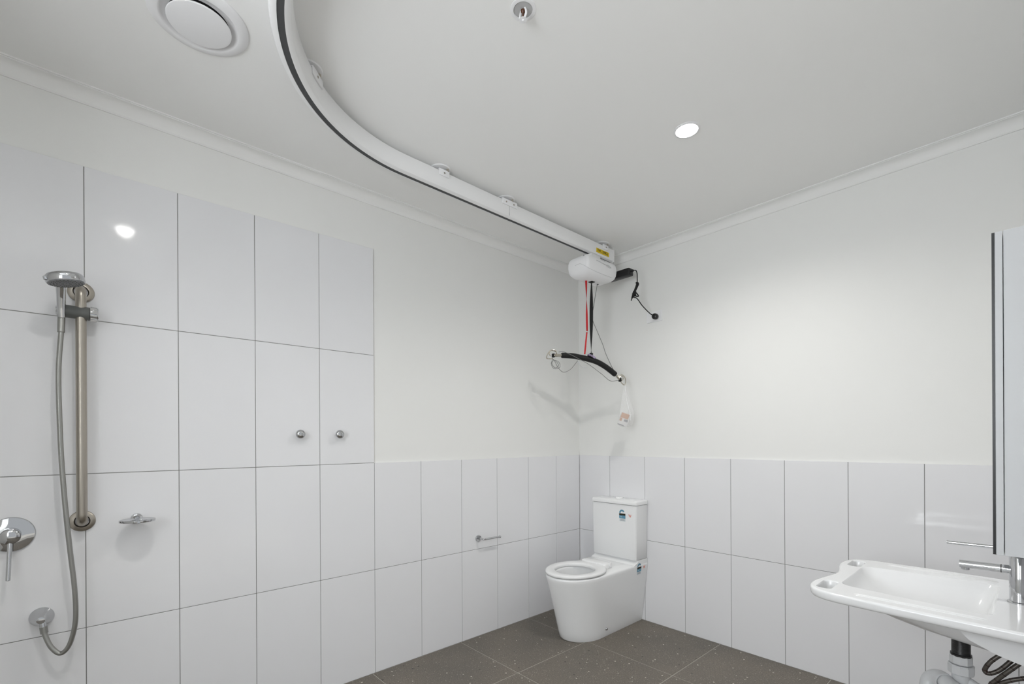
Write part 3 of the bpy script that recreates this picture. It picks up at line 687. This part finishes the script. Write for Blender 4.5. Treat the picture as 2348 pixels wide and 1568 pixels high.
# toilet roll holder
th_ = thing('toilet_roll_holder', 'slim chrome toilet roll holder on the wall left of the toilet', 'roll holder', (0, -1.045, .648))
b = NB(); lathe(b, (0, -1.045, .648), (1, 0, 0), [(0, 0), (.021, 0), (.0215, .003), (.020, .010), (.0, .011)], 30); obj('rosette', b, 'chrome', th_)
b = NB(); tube(b, smoothpath([(.008, -1.045, .648), (.040, -1.045, .648), (.055, -1.041, .648), (.060, -1.027, .648), (.060, -1.0, .648), (.060, -.905, .648)], 6), .0062, 14); obj('arm', b, 'chrome', th_)
b = NB(); cyl(b, (.060, -.908, .648), (.060, -.900, .648), .0085, 14, .0015); obj('end_stop', b, 'chrome', th_)

# ------------------------------------------------------------------ basin
by, bz = -.900, .800
ba = thing('wash_basin', 'white wall-hung wash basin with handle slots and scooped front edge', 'basin', (2.3, by, .62))
half = [(1.977, 0), (1.974, .035), (1.9665, .075), (1.958, .115), (1.951, .155), (1.949, .19), (1.953, .225), (1.964, .255), (1.983, .279), (2.012, .294), (2.06, .302), (2.15, .306), (2.3, .310), (2.42, .312), (2.519, .313)]
hp_ = [Vector((x, v, 0)) for x, v in half]
hs = smoothpath(hp_, 4)
outl = [(p.x, by + p.y) for p in hs] + [(p.x, by - p.y) for p in reversed(hs[1:])]
def inset(pts, d):
    n = len(pts); out = []
    cx = sum(p[0] for p in pts) / n; cy = sum(p[1] for p in pts) / n
    area = sum(pts[i][0] * pts[(i + 1) % n][1] - pts[(i + 1) % n][0] * pts[i][1] for i in range(n))
    sg = 1 if area > 0 else -1
    for i in range(n):
        a, c = Vector(pts[i - 1]), Vector(pts[(i + 1) % n]); t_ = (c - a).normalized()
        out.append((pts[i][0] - sg * t_.y * d, pts[i][1] + sg * t_.x * d))
    return out
TH_B = .030
lev = [(bz - TH_B, .010), (bz - TH_B + .002, .005), (bz - TH_B + .006, .0015), (bz - TH_B + .012, 0), (bz - .007, 0), (bz - .0035, .001), (bz - .001, .0035), (bz, .007)]
b = NB(); loft(b, [[(min(x, 2.519), y, z) for x, y in inset(outl, d)] for z, d in lev])
def bool_cut(base_bm, cutters, union=()):
    me = bpy.data.meshes.new('tmp'); bmesh.ops.recalc_face_normals(base_bm, faces=base_bm.faces); base_bm.to_mesh(me); base_bm.free()
    o = bpy.data.objects.new('tmp', me); COL.objects.link(o); tmp = []
    for op, lst in (('UNION', union), ('DIFFERENCE', cutters)):
        for c in lst:
            m2 = bpy.data.meshes.new('tmpc'); bmesh.ops.recalc_face_normals(c, faces=c.faces); c.to_mesh(m2); c.free()
            oc_ = bpy.data.objects.new('tmpc', m2); COL.objects.link(oc_); tmp.append(oc_)
            md = o.modifiers.new('b', 'BOOLEAN'); md.operation = op; md.object = oc_; md.solver = 'EXACT'
    bpy.context.view_layer.update()
    me2 = bpy.data.meshes.new_from_object(o.evaluated_get(bpy.context.evaluated_depsgraph_get()))
    out = NB(); out.from_mesh(me2)
    for q in tmp + [o]: bpy.data.objects.remove(q, do_unlink=True)
    return out
def bowl(z, x0, x1, h0, h1, r, n=7):
    """rounded trapezoid: half width h0 at x0 (front), h1 at x1 (wall side)"""
    out = []
    for x, y in rrect((x0 + x1) / 2, 0, (x1 - x0) / 2, 1.0, .0001, 1): pass
    cs = [(x1, h1), (x0, h0), (x0, -h0), (x1, -h1)]
    pts = []
    for i in range(4):
        p, q, s_ = Vector(cs[i]), Vector(cs[i - 1]), Vector(cs[(i + 1) % 4])
        a, c = p + (q - p).normalized() * r, p + (s_ - p).normalized() * r
        for k in range(n + 1):
            t_ = k / n; pts.append(a * (1 - t_) ** 2 + p * 2 * t_ * (1 - t_) + c * t_ * t_)
    return [(p.x, by + p.y, z) for p in pts]
bowl_in = [bowl(bz + .01, 2.0235, 2.3935, .168, .208, .040), bowl(bz + .0005, 2.0235, 2.3935, .168, .208, .040), bowl(bz - .003, 2.0275, 2.3895, .164, .204, .040), bowl(bz - .02, 2.037, 2.384, .156, .196, .046), bowl(bz - .05, 2.075, 2.375, .140, .176, .055),
           bowl(bz - .085, 2.15, 2.365, .110, .145, .06), bowl(bz - .105, 2.215, 2.355, .07, .10, .05), bowl(bz - .112, 2.26, 2.34, .04, .05, .025)]
cb = NB(); loft(cb, bowl_in)
cut = [cb]
for s_ in (-1, 1):
    c = NB(); lv = [(-.05, 0), (-.004, 0), (0, .0025), (.004, .006)]
    loft(c, [[(x, y, bz + dz) for x, y in rrect(1.9975, by + s_ * .197, .0205 + d, .054 + d, .015, 5)] for dz, d in lv]); cut.append(c)
und = NB()
secs = []
for x, w, bt in ((2.028, .165, .775), (2.06, .175, .748), (2.11, .185, .722), (2.17, .19, .700), (2.24, .195, .683), (2.31, .20, .672), (2.40, .205, .660), (2.516, .205, .650)):
    r_ = []
    for k in range(25):
        a = PI * k / 24; c_, s_ = math.cos(a), math.sin(a)
        r_.append((x, by + w * math.copysign(abs(c_) ** .75, c_), bz - .020 - (bz - .020 - bt) * s_ ** .75))
    secs.append(r_)
loft(und, secs)
b = bool_cut(b, cut, (und,))
basin_o = obj('bowl', b, 'solid', ba, smooth=38)
for pl_ in basin_o.data.polygons:
    if abs(pl_.normal.z) > .9995: pl_.use_smooth = False
for s_ in (-1, 1):
    b = NB(); pg = [(2.305, .771), (2.345, .728), (2.40, .704), (2.519, .672), (2.519, .771)]
    prism(b, [(x, by + s_ * .232, z) for x, z in pg], (0, -s_ * .03, 0)); obj('support_bracket', b, 'solid', ba, smooth=0)
for s_ in (-1, 1):      # raised drip ridges along both sides of the bowl
    for off, rad in ((.2500, .0062), (.2640, .0052)):
        b = NB(); tube(b, [(2.076 + .318 * k / 40, by + s_ * off, bz - .0034) for k in range(41)], lambda f, rad=rad: rad * (1 - abs(2 * f - 1) ** 8) ** .5 + .0004, 12); obj('drip_ridge', b, 'solid', ba, smooth=60)
b = NB(); lathe(b, (2.311, by, bz - .1115), (0, 0, 1), [(.0, 0), (.026, 0), (.024, .0025), (.012, .002), (0, .001)], 28); obj('waste_grate', b, 'chrome', ba)

# tap
tpx = 2.4385
ta = thing('basin_tap', 'chrome basin mixer with long flat spout and thin lever', 'tap', (tpx, by, bz))
b = NB(); lathe(b, (tpx, by, bz), (0, 0, 1), [(0, 0), (.026, 0), (.026, .004), (.0215, .006), (.0212, .136), (.0195, .139), (0, .1395)], 40); obj('body', b, 'chrome', ta)
b = NB(); lathe(b, (tpx, by, bz + .1395), (0, 0, 1), [(0, 0), (.0212, .0015), (.0212, .022), (.019, .026), (0, .027)], 36); hu = obj('handle_cap', b, 'chrome', ta)
b = NB(); tube(b, [(tpx, by, bz + .160), (2.279, by, bz + .158)], .0052, 14); obj('lever', b, 'chrome', hu)
b = NB(); tube(b, [(tpx, by, bz + .098), (2.309, by, bz + .094)], .0125, 24); sp_ = obj('spout', b, 'chrome', ta)
b = NB(); tube(b, [(2.402, by, bz + .0969), (2.400, by, bz + .0969)], .01275, 20); obj('spout_joint', b, 'black', sp_)
b = NB(); cyl(b, (2.322, by, bz + .088), (2.322, by, bz + .077), .0105, 18, .002); obj('aerator', b, 'chrome', sp_)

# waste trap
tp = thing('waste_trap', 'white plastic waste trap with black tailpiece below the basin', 'waste trap', (2.311, by, .40))
wx = 2.311
b = NB(); lathe(b, (wx, by, .669), (0, 0, -1), [(0, 0), (.040, 0), (.040, .008), (.030, .013), (0, .013)], 36); obj('outlet_flange', b, 'pvc', tp)
b = NB(); pr_ = [(0, .0)] + [(.0225 + (.0007 if k % 2 else 0), .002 * k) for k in range(26)] + [(0, .052)]
lathe(b, (wx, by, .656), (0, 0, -1), pr_, 32); lathe(b, (wx, by, .608), (0, 0, -1), [(0, 0), (.026, 0), (.026, .006), (0, .006)], 32); obj('tailpiece', b, 'blackpvc', tp)
def nut(z0, z1, r, nm):
    b = NB(); lathe(b, (wx, by, z0), (0, 0, -1), [(0, 0), (r - .002, 0), (r, .003), (r, z0 - z1 - .003), (r - .002, z0 - z1), (0, z0 - z1)], 10); obj(nm, b, 'pvc', tp, smooth=20)
nut(.603, .577, .0285, 'upper_nut'); nut(.575, .545, .0325, 'lower_nut')
b = NB(); tube(b, [(wx, by, .548), (wx, by, .42)], .0225, 28); tube(b, smoothpath([(wx, by, .42), (wx, by, .40), (wx - .012, by, .375), (wx - .04, by, .365), (wx - .068, by, .375), (wx - .08, by, .40), (wx - .08, by, .42)], 5), .0225, 22); obj('trap_body', b, 'pvc', tp)
b = NB(); tube(b, smoothpath([(wx - .08, by, .42), (wx - .08, by, .46), (wx - .074, by + .01, .495), (wx - .05, by - .0, .513), (wx - .02, by - .04, .508), (wx + .01, by - .07, .503)], 6), .0235, 24); obj('outlet_bend', b, 'pvc', tp)
b = NB(); lathe(b, (wx - .045, by - .012, .512), (.6, -.7, -.05), [(.0235, 0), (.027, .001), (.027, .012), (.0235, .013)], 28); obj('bend_collar', b, 'pvc', tp)
b = NB(); tube(b, [(wx + .015, by, .525), (wx + .042, by + .0, .510)], .014, 14); obj('side_inlet', b, 'pvc', tp)
# braided supply hoses
def braided(pts, label):
    t_ = thing('braided_hose', label, 'hose', pts[0], 'braided supply hoses below the basin')
    P = smoothpath(pts, 10)
    b = NB(); tube(b, P, .0062, 12); obj('sleeve', b, 'braid', t_)
    for k in range(6, len(P) - 2, 6):
        d = (P[k + 1] - P[k - 1]).normalized()
        b = NB(); cyl(b, P[k] - d * .0012, P[k] + d * .0012, .0065, 12); obj('band', b, 'braidband', t_)
braided([(2.420, by + .02, .652), (2.405, by, .64), (2.378, by - .01, .608), (2.365, by - .01, .578), (2.374, by - .01, .570), (2.395, by - .005, .585), (2.418, by, .617), (2.432, by + .01, .640), (2.438, by + .03, .648)], 'dark braided hose curled in a narrow loop below the basin')
braided([(2.455, by + .02, .646), (2.445, by + .0, .63), (2.418, by - .01, .595), (2.390, by - .01, .556), (2.378, by - .01, .538), (2.388, by - .01, .540), (2.42, by - .01, .566), (2.46, by, .585), (2.505, by + .03, .59)], 'dark braided hose bent sharply and running to the right wall')

# mirror cabinet
cbn = thing('mirror_cabinet', 'white mirror cabinet seen edge-on above the basin', 'cabinet', (2.46, by, .99))
y0_, y1_ = -1.20, -.60
b = NB(); box(b, (2.4175, y0_, .988), (RX + S - .0005, y1_, 1.832), .001, 1); obj('body', b, 'cabinet', cbn)
b = NB(); box(b, (2.4015, y0_, .988), (2.4160, y1_, 1.832), .0008, 1); dr = obj('door', b, 'cabinet', cbn)
b = NB(); box(b, (2.3965, y0_ + .001, .990), (2.4014, y1_ - .001, 1.830)); mi = obj('mirror', b, 'mirror', dr, smooth=0)
b = NB(); box(b, (2.3960, y0_ - .0004, .989), (2.4014, y0_ + .0008, 1.831)); obj('mirror_edge', b, 'blackgloss', dr, smooth=0)
